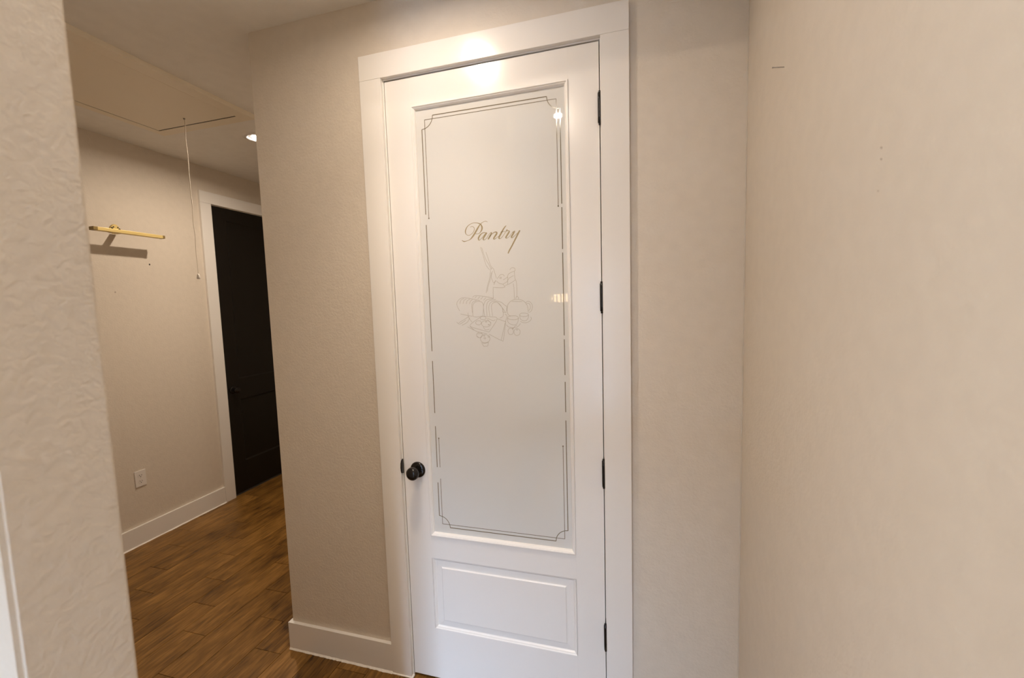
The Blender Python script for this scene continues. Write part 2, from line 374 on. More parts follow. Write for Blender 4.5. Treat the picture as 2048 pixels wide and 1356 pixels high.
STILL_LIFE = [
    [(-548,1799),(-538,1766),(-528,1731),(-514,1712)],
    [(-543,1797),(-531,1758),(-516,1730),(-508,1714)],
    [(-527,1779),(-519,1755),(-511,1730),(-504,1719)],
    [(-511,1712),(-504,1719),(-499,1715),(-496,1705),(-489,1680)],
    [(-511,1711),(-516,1681),(-524,1657),(-530,1635),(-531,1627)],
    [(-508,1703),(-514,1674),(-521,1657),(-527,1632)],
    [(-503,1708),(-509,1686),(-505,1673),(-500,1663),(-492,1673),(-500,1656)],
    [(-503,1647),(-504,1624),(-504,1605)],
    [(-503,1647),(-472,1644),(-456,1647)],
    [(-422,1645),(-422,1623),(-422,1600)],
    [(-486,1678),(-473,1692),(-462,1692),(-458,1686)],
    [(-470,1680),(-471,1678),(-473,1678),(-475,1679),(-476,1681),(-475,1683),(-473,1684),(-470,1683),(-470,1680)],
    [(-463,1673),(-447,1682),(-442,1693),(-429,1700),(-416,1704)],
    [(-465,1657),(-448,1666),(-440,1678),(-422,1687)],
    [(-456,1652),(-438,1658),(-422,1667),(-416,1671)],
    [(-489,1670),(-479,1661),(-465,1657),(-456,1647)],
    [(-445,1683),(-446,1656)],
    [(-419,1702),(-418,1682),(-416,1673),(-412,1662),(-411,1628),(-412,1608)],
    [(-424,1658),(-423,1646)],
    [(-436,1709),(-428,1716),(-417,1713),(-416,1704)],
    [(-642,1562),(-651,1580),(-652,1593),(-642,1606),(-625,1612),(-592,1607),(-558,1599)],
    [(-640,1589),(-635,1603),(-622,1609)],
    [(-627,1589),(-623,1601),(-612,1607)],
    [(-614,1588),(-609,1600),(-598,1606)],
    [(-600,1588),(-596,1598),(-587,1604)],
    [(-588,1541),(-588,1571),(-585,1586),(-574,1595),(-558,1596),(-547,1589),(-544,1573),(-548,1540)],
    [(-590,1554),(-591,1584),(-585,1595),(-571,1600)],
    [(-588,1540),(-574,1537),(-557,1539)],
    [(-587,1612),(-578,1618),(-557,1617),(-528,1612),(-503,1606)],
    [(-578,1609),(-570,1616)],
    [(-566,1606),(-557,1614)],
    [(-554,1604),(-545,1613)],
    [(-543,1600),(-533,1609)],
    [(-541,1540),(-544,1573),(-539,1592),(-528,1602),(-504,1605)],
    [(-531,1540),(-532,1570),(-528,1590),(-515,1599),(-494,1601)],
    [(-520,1539),(-523,1570),(-518,1587),(-505,1595),(-486,1595)],
    [(-509,1539),(-512,1567),(-511,1582),(-502,1590),(-488,1590),(-474,1576),(-467,1558),(-468,1538),(-481,1531)],
    [(-488,1591),(-479,1581),(-467,1566),(-459,1553)],
    [(-486,1594),(-471,1589),(-461,1580),(-451,1574)],
    [(-467,1566),(-467,1553),(-454,1552)],
    [(-451,1574),(-454,1555)],
    [(-558,1536),(-602,1505),(-565,1490),(-525,1479)],
    [(-525,1479),(-491,1529),(-520,1537),(-557,1540)],
    [(-602,1502),(-576,1482),(-533,1473)],
    [(-526,1471),(-478,1447),(-469,1451),(-458,1518)],
    [(-460,1546),(-452,1538),(-460,1516)],
    [(-491,1529),(-460,1518)],
    [(-478,1448),(-460,1513)],
    [(-448,1580),(-440,1590),(-424,1598),(-399,1598),(-382,1588),(-372,1571),(-370,1549)],
    [(-448,1580),(-451,1560),(-447,1543),(-436,1538)],
    [(-432,1592),(-392,1591)],
    [(-417,1601),(-414,1608),(-410,1610),(-406,1605),(-406,1600)],
    [(-379,1586),(-369,1591),(-359,1585),(-354,1573),(-358,1556),(-367,1550)],
    [(-377,1580),(-369,1584),(-363,1578),(-362,1566),(-368,1556)],
    [(-408,1531),(-411,1527),(-419,1524),(-429,1524),(-439,1525),(-447,1528),(-450,1532),(-447,1536),(-439,1538),(-429,1539),(-418,1538),(-411,1535),(-408,1531)],
    [(-450,1531),(-449,1516),(-437,1507),(-422,1505),(-412,1513),(-408,1530)],
    [(-456,1506),(-448,1498),(-430,1494),(-412,1498),(-401,1510)],
    [(-370,1541),(-372,1538),(-378,1536),(-387,1535),(-395,1536),(-401,1538),(-403,1542),(-401,1545),(-395,1548),(-386,1548),(-378,1547),(-372,1545),(-370,1541)],
    [(-403,1540),(-401,1527),(-391,1520),(-378,1521),(-370,1532),(-370,1544)],
    [(-401,1517),(-386,1512),(-368,1516),(-359,1526),(-362,1534)],
    [(-429,1481),(-430,1475),(-434,1470),(-440,1469),(-445,1470),(-449,1475),(-450,1481),(-449,1487),(-445,1491),(-439,1493),(-434,1491),(-430,1486),(-429,1481)],
    [(-403,1478),(-405,1471),(-409,1467),(-416,1465),(-422,1467),(-426,1472),(-427,1478),(-426,1484),(-421,1489),(-415,1491),(-409,1489),(-404,1484),(-403,1478)],
    [(-413,1487),(-414,1485),(-416,1485),(-417,1487),(-416,1488),(-414,1488),(-413,1487)],
    [(-429,1490),(-430,1489),(-433,1489),(-434,1491),(-432,1492),(-430,1492),(-429,1490)],
    [(-431,1490),(-422,1500),(-414,1504)],
    [(-552,1468),(-554,1463),(-558,1459),(-564,1458),(-570,1459),(-575,1463),(-576,1468),(-574,1473),(-570,1477),(-564,1478),(-558,1477),(-553,1473),(-552,1468)],
    [(-574,1463),(-566,1458),(-558,1458)],
    [(-571,1472),(-562,1474),(-554,1472)],
    [(-542,1465),(-544,1463),(-547,1463),(-548,1465),(-547,1467),(-544,1467),(-542,1465)],
    [(-523,1461),(-525,1459),(-529,1459),(-530,1461),(-528,1464),(-525,1464),(-523,1461)],
    [(-539,1456),(-541,1453),(-545,1453),(-547,1456),(-545,1458),(-541,1458),(-539,1456)],
    [(-522,1454),(-525,1446),(-533,1440),(-542,1438),(-552,1440),(-559,1446),(-561,1454),(-558,1462),(-551,1468),(-541,1470),(-532,1467),(-525,1462),(-522,1454)],
    [(-558,1439),(-545,1436),(-529,1440)],
    [(-548,1424),(-532,1426)],
    [(-556,1436),(-548,1424)],
    [(-529,1440),(-532,1426)],
    [(-517,1510),(-520,1504),(-527,1500),(-536,1499),(-545,1500),(-552,1505),(-554,1511),(-552,1517),(-545,1521),(-535,1523),(-526,1521),(-519,1516),(-517,1510)],
    [(-555,1515),(-557,1511),(-561,1508),(-567,1507),(-572,1508),(-576,1511),(-578,1515),(-576,1519),(-572,1522),(-566,1523),(-560,1522),(-556,1519),(-555,1515)],
    [(-535,1532),(-537,1529),(-541,1527),(-547,1526),(-553,1527),(-557,1529),(-559,1533),(-557,1536),(-553,1538),(-547,1539),(-541,1538),(-536,1535),(-535,1532)],
    [(-531,1532),(-507,1522),(-499,1526)],
    [(-531,1527),(-516,1514)],
    [(-522,1507),(-524,1505),(-526,1505),(-528,1507),(-526,1509),(-524,1508),(-522,1507)],
    [(-533,1518),(-534,1517),(-537,1517),(-538,1518),(-536,1520),(-534,1520),(-533,1518)],
    [(-548,1500),(-540,1488),(-524,1489)],
    [(-639,1550),(-611,1544),(-590,1540)],
    [(-648,1516),(-623,1529),(-603,1541)],
    [(-656,1519),(-643,1511),(-618,1526)],
    [(-635,1506),(-612,1518),(-601,1536)],
    [(-608,1554),(-606,1536),(-593,1518)],
    [(-612,1500),(-581,1485)],
]

# ================================================================== STRUCTURE
floor = struct(box('floor', (XK - 0.15, XR + 0.15, YB - 0.15, YE + 0.15, -0.12, -0.004), M_GROUT), 'dark brown wood-look tile floor of hall and passage')
PW, PL = 0.151, 0.574
bm = bmesh.new(); bx(bm, -PW / 2 + 0.0009, PW / 2 - 0.0009, -PL / 2 + 0.0009, PL / 2 - 0.0009, -0.004, 0.0)
bmesh.ops.bevel(bm, geom=[e for e in bm.edges if all(v.co.z > -0.001 for v in e.verts)], offset=0.0008, segments=1, affect='EDGES')
_first = finish('plank', bm, M_FLOOR, floor)
_mesh = _first.data
_used = False
_phase = [1.465, 1.637, 1.82]
for c in range(-12, 14):
    xr = -1.424 - PW * c            # right edge of the column
    xc = xr - PW / 2
    if xr < -1.40: y0, y1 = 0.30, YE
    elif xr - PW < -0.9: y0, y1 = 0.30, 1.66
    else: y0, y1 = -1.5, 1.66
    if xr > XR + 0.14 or xr - PW < XL - 0.14: continue
    ph = _phase[(c - 1) % 3]
    k0 = math.ceil((y0 - ph - PL * 0.5) / PL)
    k = k0
    while ph + k * PL < y1:
        if not _used:
            o = _first; _used = True
        else:
            o = _first.copy(); COL.objects.link(o); o.parent = floor
        o.location = (xc, ph + (k + 0.5) * PL, random.uniform(-0.0003, 0.0003))
        k += 1

T = 0.12
# pantry wall with the door opening, its return along the hall, and the partition the photo looks past
XO0, XO1 = -0.9335, -0.0825        # rough opening
wall_back = struct(boxes('wall_back', [
    (XC, XO0, D, D + T, 0, H), (XO1, XR, D, D + T, 0, H), (XO0, XO1, D, D + T, 2.467, H),
    (XC, XC + T, D + T, YE, 0, H)], M_WALL), 'greige textured pantry wall around the white glazed door')
YD0, YD1 = 2.722, 3.548            # hall door, between casings
wall_left = struct(boxes('wall_left', [
    (XL - T, XL, YS1, YD0 - 0.0155, 0, H), (XL - T, XL, YD1 + 0.0155, YE, 0, H), (XL - T, XL, YD0 - 0.0155, YD1 + 0.0155, 2.467, H)], M_WALL), 'beige hall wall with the brass light and black door')
wall_end = struct(box('wall_end', (XL, XC, YE, YE + T, 0, H), M_WALL))
wall_right = struct(box('wall_right', (XR, XR + T, YB, D + T, 0, HK), M_WALL), 'beige textured wall on the right, close to the camera')
bm = bmesh.new(); bx(bm, XK, XS, YS0, YS1, 0, HK)
bmesh.ops.bevel(bm, geom=[e for e in bm.edges if all(abs(v.co.x - XS) < 1e-5 for v in e.verts) and abs(e.verts[0].co.z - e.verts[1].co.z) > 1], offset=0.006, segments=4, affect='EDGES')
wall_partition = struct(finish('wall_partition', bm, M_WALL), 'beige textured wall end at the left edge, out of focus')
WY0, WY1, WZ0, WZ1 = -2.35, -0.35, 0.90, 2.30
wall_far = struct(boxes('wall_far', [(XK - T, XK, YB, WY0, 0, HK), (XK - T, XK, WY1, YS0, 0, HK), (XK - T, XK, WY0, WY1, 0, WZ0), (XK - T, XK, WY0, WY1, WZ1, HK)], M_WALL))
PX0, PX1, PZ1 = -0.70, 0.30, 2.14   # patio door opening behind the camera
wall_front = struct(boxes('wall_front', [
    (XK, PX0, YB - T, YB, 0, HK), (PX1, XR, YB - T, YB, 0, HK), (PX0, PX1, YB - T, YB, PZ1, HK)], M_WALL))
ceiling = struct(boxes('ceiling', [(XL, XR, YS1, YE, H, H + 0.1), (XS, XR, YS1, YS1 + 0.1, H + 0.1, HK),
    (XK, XR, YB, YS1, HK, HK + 0.1)], M_CEIL), 'pale painted ceiling of the hall')

# outside the patio door: yard and an unseen block added to cut off the low sky
struct(box('ground', (-12, 12, -11, YB - 0.16, -0.25, -0.15), M_GARDEN))
struct(box('sky_blocker', (-12, 12, -9.2, -9.0, -0.15, 3.36), M_GARDEN))

# rooms behind the closed doors
struct(boxes('wall_pantry', [(XR, XR + T, D + T, YE, 0, H), (XC + T, XR, YE, YE + T, 0, H)], M_WALL))
struct(boxes('wall_garage', [(XL - 1.3, XL - 1.2, 2.4, 3.9, 0, H), (XL - 1.2, XL - T, 2.4, 2.5, 0, H), (XL - 1.2, XL - T, 3.8, 3.9, 0, H), (XL - 1.3, XL, 2.4, 3.9, H, H + 0.1), (XL - 1.3, XL - T, 2.4, 3.9, -0.1, 0)], M_WALL))
# unseen block added behind the viewer to narrow the patio daylight
struct(box('daylight_blocker', (-0.25, XR, -1.90, -1.75, 0, HK), M_WALL))
# baseboards with their caulk
def baseboard(name, dims, caulk, label=None):
    o = struct(box(name, dims, M_TRIM, None, 0.0012), label)
    x0, x1, y0, y1 = caulk[:4]
    n = 60
    bm = bmesh.new()
    prev = None
    along_x = (x1 - x0) > (y1 - y0)
    s = caulk[4]                        # outward sign of the caulk bead
    for i in range(n + 1):
        t = i / n
        wob = 0.0045 + 0.0035 * random.random() * (0.3 + t)
        if along_x:
            x = x0 + (x1 - x0) * t
            a = (x, y0, 0.0060 + 0.002 * random.random()); b_ = (x, y0 + s * wob, 0.0004); c_ = (x, y0 - s * 0.0, 0.0002)
        else:
            y = y0 + (y1 - y0) * t
            a = (x0, y, 0.0060 + 0.002 * random.random()); b_ = (x0 + s * wob, y, 0.0004); c_ = (x0, y, 0.0002)
        cur = [bm.verts.new(p) for p in (a, b_, c_)]
        if prev:
            for k in range(3):
                bm.faces.new((prev[k], prev[(k + 1) % 3], cur[(k + 1) % 3], cur[k]))
        else:
            bm.faces.new(cur)
        prev = cur
    bm.faces.new(prev[::-1])
    finish('caulk_line', bm, M_CAULK, o)
    return o

XO = -1.010                         # outer left edge of the pantry casing
XOR = -0.0066                       # outer right edge
baseboard('baseboard_back', (XC - BT, XO, D - BT, D, 0, BH), (XC - BT, XO, D - BT, D - BT, -1), 'white baseboard left of the pantry door')
baseboard('baseboard_return', (XC - BT, XC, D, YE, 0, BH), (XC - BT, XC - BT, D, YE, -1))
baseboard('baseboard_back_right', (XOR, XR - BT, D - BT, D, 0, BH), (XOR, XR - BT, D - BT, D - BT, -1))
baseboard('baseboard_right', (XR - BT, XR, -1.75, D - BT, 0, BH), (XR - BT, XR - BT, -1.75, D - BT, -1))
baseboard('baseboard_left', (XL, XL + BT, YS1, YD0 - CW, 0, BH), (XL + BT, XL + BT, YS1, YD0 - CW, 1), 'white baseboard along the hall wall under the outlet')
baseboard('baseboard_left_far', (XL, XL + BT, YD1 + CW, YE, 0, BH), (XL + BT, XL + BT, YD1 + CW, YE, 1))
baseboard('baseboard_partition', (XS, XS + BT, YS0 - BT, YS1 + BT, 0, BH), (XS + BT, XS + BT, YS0, YS1, 1))
baseboard('baseboard_partition_front', (XK, XS, YS0 - BT, YS0, 0, BH), (XK, XS, YS0 - BT, YS0 - BT, -1))

# irregular paint bead in the corner of the pantry wall and the right wall
bm = bmesh.new()
pts, rad = [], []
for i in range(140):
    z = BH + 0.01 + (H - BH - 0.02) * i / 139
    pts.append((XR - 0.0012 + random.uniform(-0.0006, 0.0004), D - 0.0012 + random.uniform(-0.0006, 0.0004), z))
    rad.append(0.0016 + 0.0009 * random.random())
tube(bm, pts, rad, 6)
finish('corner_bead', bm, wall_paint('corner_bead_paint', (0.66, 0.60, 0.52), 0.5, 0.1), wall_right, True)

# ------------------------------------------------------------------ pantry door casing (trim_1)
CI0, CI1 = -0.9182, -0.0983
trim1 = struct(empty('trim_1', (-0.5, D, 0)), 'wide white flat casing around the pantry door')
box('casing_board', (XO, CI0, D - CT, D, 0, ZI), M_TRIM, trim1, 0.0012)
box('casing_board', (CI1, XOR, D - CT, D, 0, ZI), M_TRIM, trim1, 0.0012)
box('casing_board', (XO, XOR, D - CT, D, ZI + 0.0006, ZI + CW), M_TRIM, trim1, 0.0012)
JI0, JI1, JZ = -0.9150, -0.1012, 2.4475
box('jamb_board', (XO0, JI0, D - 0.001, D + T, 0, JZ), M_TRIM, trim1, 0.0008)
box('jamb_board', (JI1, XO1, D - 0.001, D + T, 0, JZ), M_TRIM, trim1, 0.0008)
box('jamb_board', (XO0, XO1, D - 0.001, D + T, JZ, 2.467), M_TRIM, trim1, 0.0008)
box('door_stop', (JI0, JI0 + 0.035, D + 0.041, D + 0.052, 0, JZ), M_TRIM, trim1, 0.0008)
box('door_stop', (JI1 - 0.012, JI1, D + 0.041, D + 0.052, 0, JZ), M_TRIM, trim1, 0.0008)
box('door_stop', (JI0 + 0.035, JI1 - 0.012, D + 0.041, D + 0.052, JZ - 0.012, JZ), M_TRIM, trim1, 0.0008)
bm = bmesh.new()
pts, rad = [], []
for i in range(30):
    t = i / 29
    pts.append((XO + (CI0 - XO + 0.004) * t, D - CT - 0.0005, 0.002)); rad.append(0.003 + 0.0015 * random.random())
for i in range(6):
    pts.append((CI0 + 0.003, D - CT + 0.017 * i / 5, 0.002)); rad.append(0.004 + 0.0015 * random.random())
tube(bm, pts, rad, 6)
finish('caulk_line', bm, M_CAULK, trim1, True)

# ------------------------------------------------------------------ pantry door (door_1)
door1 = struct(empty('door_1', (-0.5, D + 0.02, 0)), 'tall white pantry door with a frosted lettered glass pane')
DX0, DX1, DZ0, DZ1 = -0.9118, -0.1043, 0.012, 2.4435
F0, F1 = D + 0.0005, D + 0.0355
GX0, GX1, GZ0, GZ1 = -0.805, -0.2085, 0.641, 2.339      # glazing moulding, outside
QX0, QX1, QZ0, QZ1 = -0.804, -0.2095, 0.2345, 0.545     # lower panel, outside
box('stile', (DX0, GX0, F0, F1, DZ0, DZ1), M_TRIM, door1, 0.0003)
box('stile', (GX1, DX1, F0, F1, DZ0, DZ1), M_TRIM, door1, 0.0003)
def rail(z0, z1):
    return box('rail', (GX0, GX1, F0, F1, z0, z1), M_TRIM, door1)
rail(GZ1, DZ1); rail(QZ1, GZ0); rail(DZ0, QZ0)
P3 = lambda u, v, d: (u, F0 + d, v)
bm = bmesh.new()
lp = mitred(bm, P3, GX0, GX1, GZ0, GZ1, [(0.0, 0.012), (0.0, -0.0035), (0.0012, -0.0045), (0.0048, -0.0045), (0.0062, -0.0030), (0.0070, -0.0012), (0.0085, -0.0012), (0.0120, 0.0022), (0.0142, 0.0062), (0.0148, 0.0100), (0.0148, 0.012)])
finish('glazing_bead', bm, M_TRIM, door1)
pane = box('glass_pane', (GX0 + 0.006, GX1 - 0.006, F0 + 0.0095, F0 + 0.0145, GZ0 + 0.006, GZ1 - 0.006), M_GLASS, door1)
tag(pane, 'frosted glass pane with clear etched border and script lettering')
box('glazing_back', (GX0, GX1, F0 + 0.0150, F1, GZ0, GZ1), M_TRIM, door1)
# raised lower panel
bm = bmesh.new()
lp = mitred(bm, P3, QX0, QX1, QZ0, QZ1, [(0.0, 0.0), (0.0018, 0.0008), (0.0035, 0.0030), (0.0075, 0.0042), (0.0110, 0.0085), (0.0135, 0.0095)])
finish('panel_moulding', bm, M_TRIM, door1)
bm = bmesh.new()
lp = mitred(bm, P3, QX0 + 0.0128, QX1 - 0.0128, QZ0 + 0.0128, QZ1 - 0.0128, [(0.0, 0.0094), (0.0005, 0.0092), (0.0245, 0.0068), (0.0275, 0.0050), (0.0285, 0.0032), (0.0295, 0.0028)])
bm.faces.new(lp[-1])
finish('raised_panel', bm, M_TRIM, door1)
boxes('panel_core', [(GX0, GX1, F0 + 0.0100, F1, QZ0, QZ1)], M_TRIM, door1)

# etched border, lettering and still life on the pane
GY = F0 + 0.0092
def etched(name, strokes, mat):
    bm = bmesh.new()
    for s in strokes:
        ribbon(bm, s, GY, 0)
    return finish(name, bm, mat, pane)
def seg(x0, z0, x1, z1, wd): return [(x0, z0, wd), (x1, z1, wd)]
A0, A1, B0, B1 = -0.7545, -0.2510, 0.6925, 2.2865      # inner line
C0, C1, E0, E1 = -0.7670, -0.2385, 0.6800, 2.2990      # outer line
W1, W2 = 0.0022, 0.0033
inner = [seg(A0, B1, A1, B1, W1), seg(A0, B0, A1, B0, W1)]
for z0, z1 in ((B1, 1.921), (1.052, 0.931), (0.884, B0)): inner.append(seg(A0, z0, A0, z1, W1))
for z0, z1 in ((B1, 1.923), (1.052, B0)): inner.append(seg(A1, z0, A1, z1, W1))
for x, z in ((A0, 1.052), (A1, 1.052), (A0, 1.921), (A1, 1.923)): inner.append(seg(x, z - 0.0025, x, z + 0.0025, 0.005))
R_ = 0.046
outer = [seg(C0 + R_, E1, C1 - R_, E1, W2), seg(C0 + R_, E0, C1 - R_, E0, W2)]
for z0, z1 in ((E1 - R_, 1.936), (1.897, 1.405), (1.366, 1.155), (1.101, 0.931), (0.867, E0 + R_)): outer.append(seg(C0, z0, C0, z1, W2))
for z0, z1 in ((E1 - R_, 1.930), (1.918, 1.772), (1.760, 1.464), (1.450, 1.319), (1.294, 1.181), (1.150, E0 + R_)): outer.append(seg(C1, z0, C1, z1, W2))
for cx, cz, sx, sz in ((C0, E1, 1, -1), (C1, E1, -1, -1), (C0, E0, 1, 1), (C1, E0, -1, 1)):
    outer.append([(cx + sx * R_ * math.cos(a), cz + sz * R_ * math.sin(a), 0.0027) for a in [i * math.pi / 2 / 12 for i in range(13)]])
etched('border_line', inner + outer, M_ETCH)
lett = [[(x / 1000, z / 1000, max(wd / 1000, 0.0012)) for x, z, wd in catmull(s, 6)] for s in LETTERING]
tag(etched('lettering', lett, plain('lettering_line', (0.36, 0.29, 0.17), 0.08)), 'slanted script word Pantry etched clear in the glass')
still = [[(x / 1000, z / 1000, 0.0013) for x, z in catmull(s, 4)] for s in STILL_LIFE]
tag(etched('still_life_drawing', still, M_ETCH2), 'thin etched drawing of bread, teapot, cups and canister')

# hinges: barrel with finials, leaf edge
for zc in (2.2275, 1.5965, 0.9655, 0.3385):
    bm = bmesh.new()
    lathe(bm, [(0, -0.056), (0.0035, -0.055), (0.0045, -0.052), (0.0028, -0.049), (0.0062, -0.048)] + [(0.0062, -0.048 + 0.096 * k / 5) for k in range(1, 5)] + [(0.0062, 0.048), (0.0028, 0.049), (0.0048, 0.052), (0.0035, 0.055), (0, 0.056)], (-0.1028, D - 0.0068, zc), 'z', 16)
    h = finish('hinge', bm, M_BLACK, door1, True)
    boxes('hinge_leaf', [(-0.1040, -0.1016, D - 0.004, D + 0.030, zc - 0.048, zc + 0.048)], M_BLACK, h)

# knob: rosette, neck and ball; latch plate on the jamb
KX, KZ = -0.8490, 0.9185
bm = bmesh.new()
lathe(bm, [(0.0325, 0.0), (0.0330, -0.003), (0.0315, -0.0065), (0.0270, -0.0090), (0.0200, -0.0105), (0.0140, -0.0120), (0.0, -0.0120)], (KX, F0, KZ), 'y', 40)
finish('rosette', bm, M_BLACK, door1, True)
bm = bmesh.new()
lathe(bm, [(0.0, -0.0100), (0.0115, -0.0100), (0.0105, -0.0190), (0.0120, -0.0250), (0.0190, -0.0300), (0.0245, -0.0370), (0.0265, -0.0450), (0.0255, -0.0530), (0.0210, -0.0590), (0.0120, -0.0625), (0.0, -0.0635)], (KX, F0, KZ), 'y', 40)
finish('knob', bm, M_BLACK, door1, True)
bm = bmesh.new()
prof = [(0.0, 0.032), (-0.009, 0.027), (-0.0145, 0.017), (-0.0165, 0.0), (-0.0150, -0.016), (-0.011, -0.025), (0.0, -0.028)]
lo = [bm.verts.new((-0.9125, D - 0.0035 + a, 0.928 + b_)) for a, b_ in prof]
hi = [bm.verts.new((-0.9180, D - 0.0035 + a, 0.928 + b_)) for a, b_ in prof]
for i in range(len(prof)):
    j = (i + 1) % len(prof); bm.faces.new((lo[i], lo[j], hi[j], hi[i]))
bm.faces.new(lo); bm.faces.new(hi[::-1])
finish('strike_plate', bm, M_BLACK, trim1)

# ------------------------------------------------------------------ hall door (door_2) and its casing (trim_2)
trim2 = struct(empty('trim_2', (XL, 3.1, 0)), 'white flat casing around the black hall door')
box('casing_board', (XL, XL + CT, YD0 - CW, YD0, 0, ZI), M_TRIM, trim2, 0.0012)
box('casing_board', (XL, XL + CT, YD1, YD1 + CW, 0, ZI), M_TRIM, trim2, 0.0012)
box('casing_board', (XL, XL + CT, YD0 - CW, YD1 + CW, ZI + 0.0006, ZI + CW), M_TRIM, trim2, 0.0012)
box('jamb_board', (XL - T, XL + 0.001, YD0 - 0.0155, YD0 + 0.0035, 0, 2.4475), M_TRIM, trim2)
box('jamb_board', (XL - T, XL + 0.001, YD1 - 0.0035, YD1 + 0.0155, 0, 2.4475), M_TRIM, trim2)
box('jamb_board', (XL - T, XL + 0.001, YD0 - 0.0155, YD1 + 0.0155, 2.4475, 2.467), M_TRIM, trim2)
door2 = struct(empty('door_2', (XL, 3.1, 0)), 'black two-panel hall door with a dark round knob')
Y0, Y1 = YD0 + 0.0065, YD1 - 0.0065
S0, S1 = Y0 + 0.127, Y1 - 0.127
XF, XB = XL - 0.0005, XL - 0.0355
def dpart(nm, y0, y1, z0, z1): return box(nm, (XB, XF, y0, y1, z0, z1), M_DARKDOOR, door2)
dpart('stile', Y0, S0, 0.016, 2.4435); dpart('stile', S1, Y1, 0.016, 2.4435)
dpart('rail', S0, S1, 2.346, 2.4435); dpart('rail', S0, S1, 0.826, 1.003); dpart('rail', S0, S1, 0.016, 0.277)
Q3 = lambda u, v, d: (XF - d, u, v)
for z0, z1 in ((1.003, 2.346), (0.277, 0.826)):
    bm = bmesh.new()
    lp = mitred(bm, Q3, S0, S1, z0, z1, [(0, 0), (0.004, 0.004), (0.010, 0.010), (0.012, 0.010)])
    bm.faces.new(lp[-1])
    finish('recessed_panel', bm, M_DARKDOOR, door2)
boxes('panel_core', [(XB, XF - 0.011, S0, S1, 1.003, 2.346), (XB, XF - 0.011, S0, S1, 0.277, 0.826)], M_DARKDOOR, door2)
box('door_sweep', (XL - 0.030, XL - 0.002, YD0 + 0.004, YD1 - 0.004, 0.0, 0.014), M_GREY, door2, 0.002)
bm = bmesh.new()
lathe(bm, [(0.0325, 0.0), (0.0330, 0.003), (0.0315, 0.0065), (0.0270, 0.0090), (0.0140, 0.0120), (0, 0.012)], (XF, Y0 + 0.0625, 0.918), 'x', 32)
finish('rosette', bm, M_BLACK, door2, True)
bm = bmesh.new()
lathe(bm, [(0, 0.010), (0.0115, 0.0100), (0.0105, 0.0190), (0.0120, 0.0250), (0.0190, 0.0300), (0.0245, 0.0370), (0.0265, 0.0450), (0.0255, 0.0530), (0.0210, 0.0590), (0.0120, 0.0625), (0.0, 0.0635)], (XF, Y0 + 0.0625, 0.918), 'x', 32)
finish('knob', bm, M_BLACK, door2, True)

# ------------------------------------------------------------------ patio door behind the camera (door_3): where the daylight comes in
door3 = struct(empty('door_3', ((PX0 + PX1) / 2, YB, 0)), 'glazed patio door behind the viewer')
box('door_frame', (PX0, PX0 + 0.05, YB - 0.1, YB - 0.02, 0, PZ1), M_TRIM, door3)
box('door_frame', (PX1 - 0.05, PX1, YB - 0.1, YB - 0.02, 0, PZ1), M_TRIM, door3)
box('door_frame', (PX0 + 0.05, PX1 - 0.05, YB - 0.1, YB - 0.02, PZ1 - 0.05, PZ1), M_TRIM, door3)
box('door_frame', (PX0 + 0.05, PX1 - 0.05, YB - 0.1, YB - 0.02, 0, 0.06), M_TRIM, door3)
box('pane', (PX0 + 0.05, PX1 - 0.05, YB - 0.065, YB - 0.059, 0.06, PZ1 - 0.05), M_CLEAR, door3)

win1 = struct(empty('added_window_1', (XK, (WY0 + WY1) / 2, WZ0)), 'added unseen window behind the side fill lamp')  # window put in only to go with the side fill lamp
for d_ in ((WY0, WY0 + 0.05, WZ0, WZ1), (WY1 - 0.05, WY1, WZ0, WZ1), (WY0 + 0.05, WY1 - 0.05, WZ0, WZ0 + 0.05), (WY0 + 0.05, WY1 - 0.05, WZ1 - 0.05, WZ1)):
    box('added_window_frame', (XK - 0.1, XK - 0.02, *d_), M_TRIM, win1)
box('pane', (XK - 0.065, XK - 0.059, WY0 + 0.05, WY1 - 0.05, WZ0 + 0.05, WZ1 - 0.05), M_CLEAR, win1)
box('added_blind', (XK - 0.018, XK - 0.015, WY0 + 0.005, WY1 - 0.005, WZ0 + 0.005, WZ1 - 0.005), M_BLIND, win1)  # opaque blind added with the window, just behind the fill lamp

# ================================================================== THINGS
# attic hatch: trim boards proud of the ceiling, drop panel, gap on two sides
HT = 0.024
hx0, hx1, hy0, hy1 = -2.835, -2.150, 0.70, 2.050
hatch = empty('attic_hatch', ((hx0 + hx1) / 2, (hy0 + hy1) / 2, H), 'painted attic pull-down hatch in the hall ceiling', 'attic hatch')
g = 0.010
box('trim_board', (hx0 - 0.050, hx0, hy0 - 0.07, hy1 + 0.075, H - HT, H), M_HATCH, hatch, 0.0012)
box('trim_board', (hx0, -2.225, hy1 + g, hy1 + 0.075, H - HT, H), M_HATCH, hatch, 0.0012)
box('trim_board', (-2.225, hx1, hy0 - 0.07, hy1 + 0.075, H - HT, H), M_HATCH, hatch, 0.0012)
box('trim_board', (hx0, -2.225, hy0 - 0.07, hy0 - g, H - HT, H), M_HATCH, hatch, 0.0012)
box('hatch_panel', (hx0 + 0.0085, -2.2252, hy0, hy1 - 0.0005, H - HT - 0.0005, H - 0.002), M_HATCH, hatch, 0.001)
boxes('gap_shade', [(hx0, hx0 + 0.0085, hy0, hy1 + g, H - HT + 0.0022, H - 0.0005), (hx0 + 0.0085, -2.2255, hy1, hy1 + g, H - HT + 0.0022, H - 0.0005)], M_HOLE, hatch)  # dark strips stand in for the shade inside the open gap
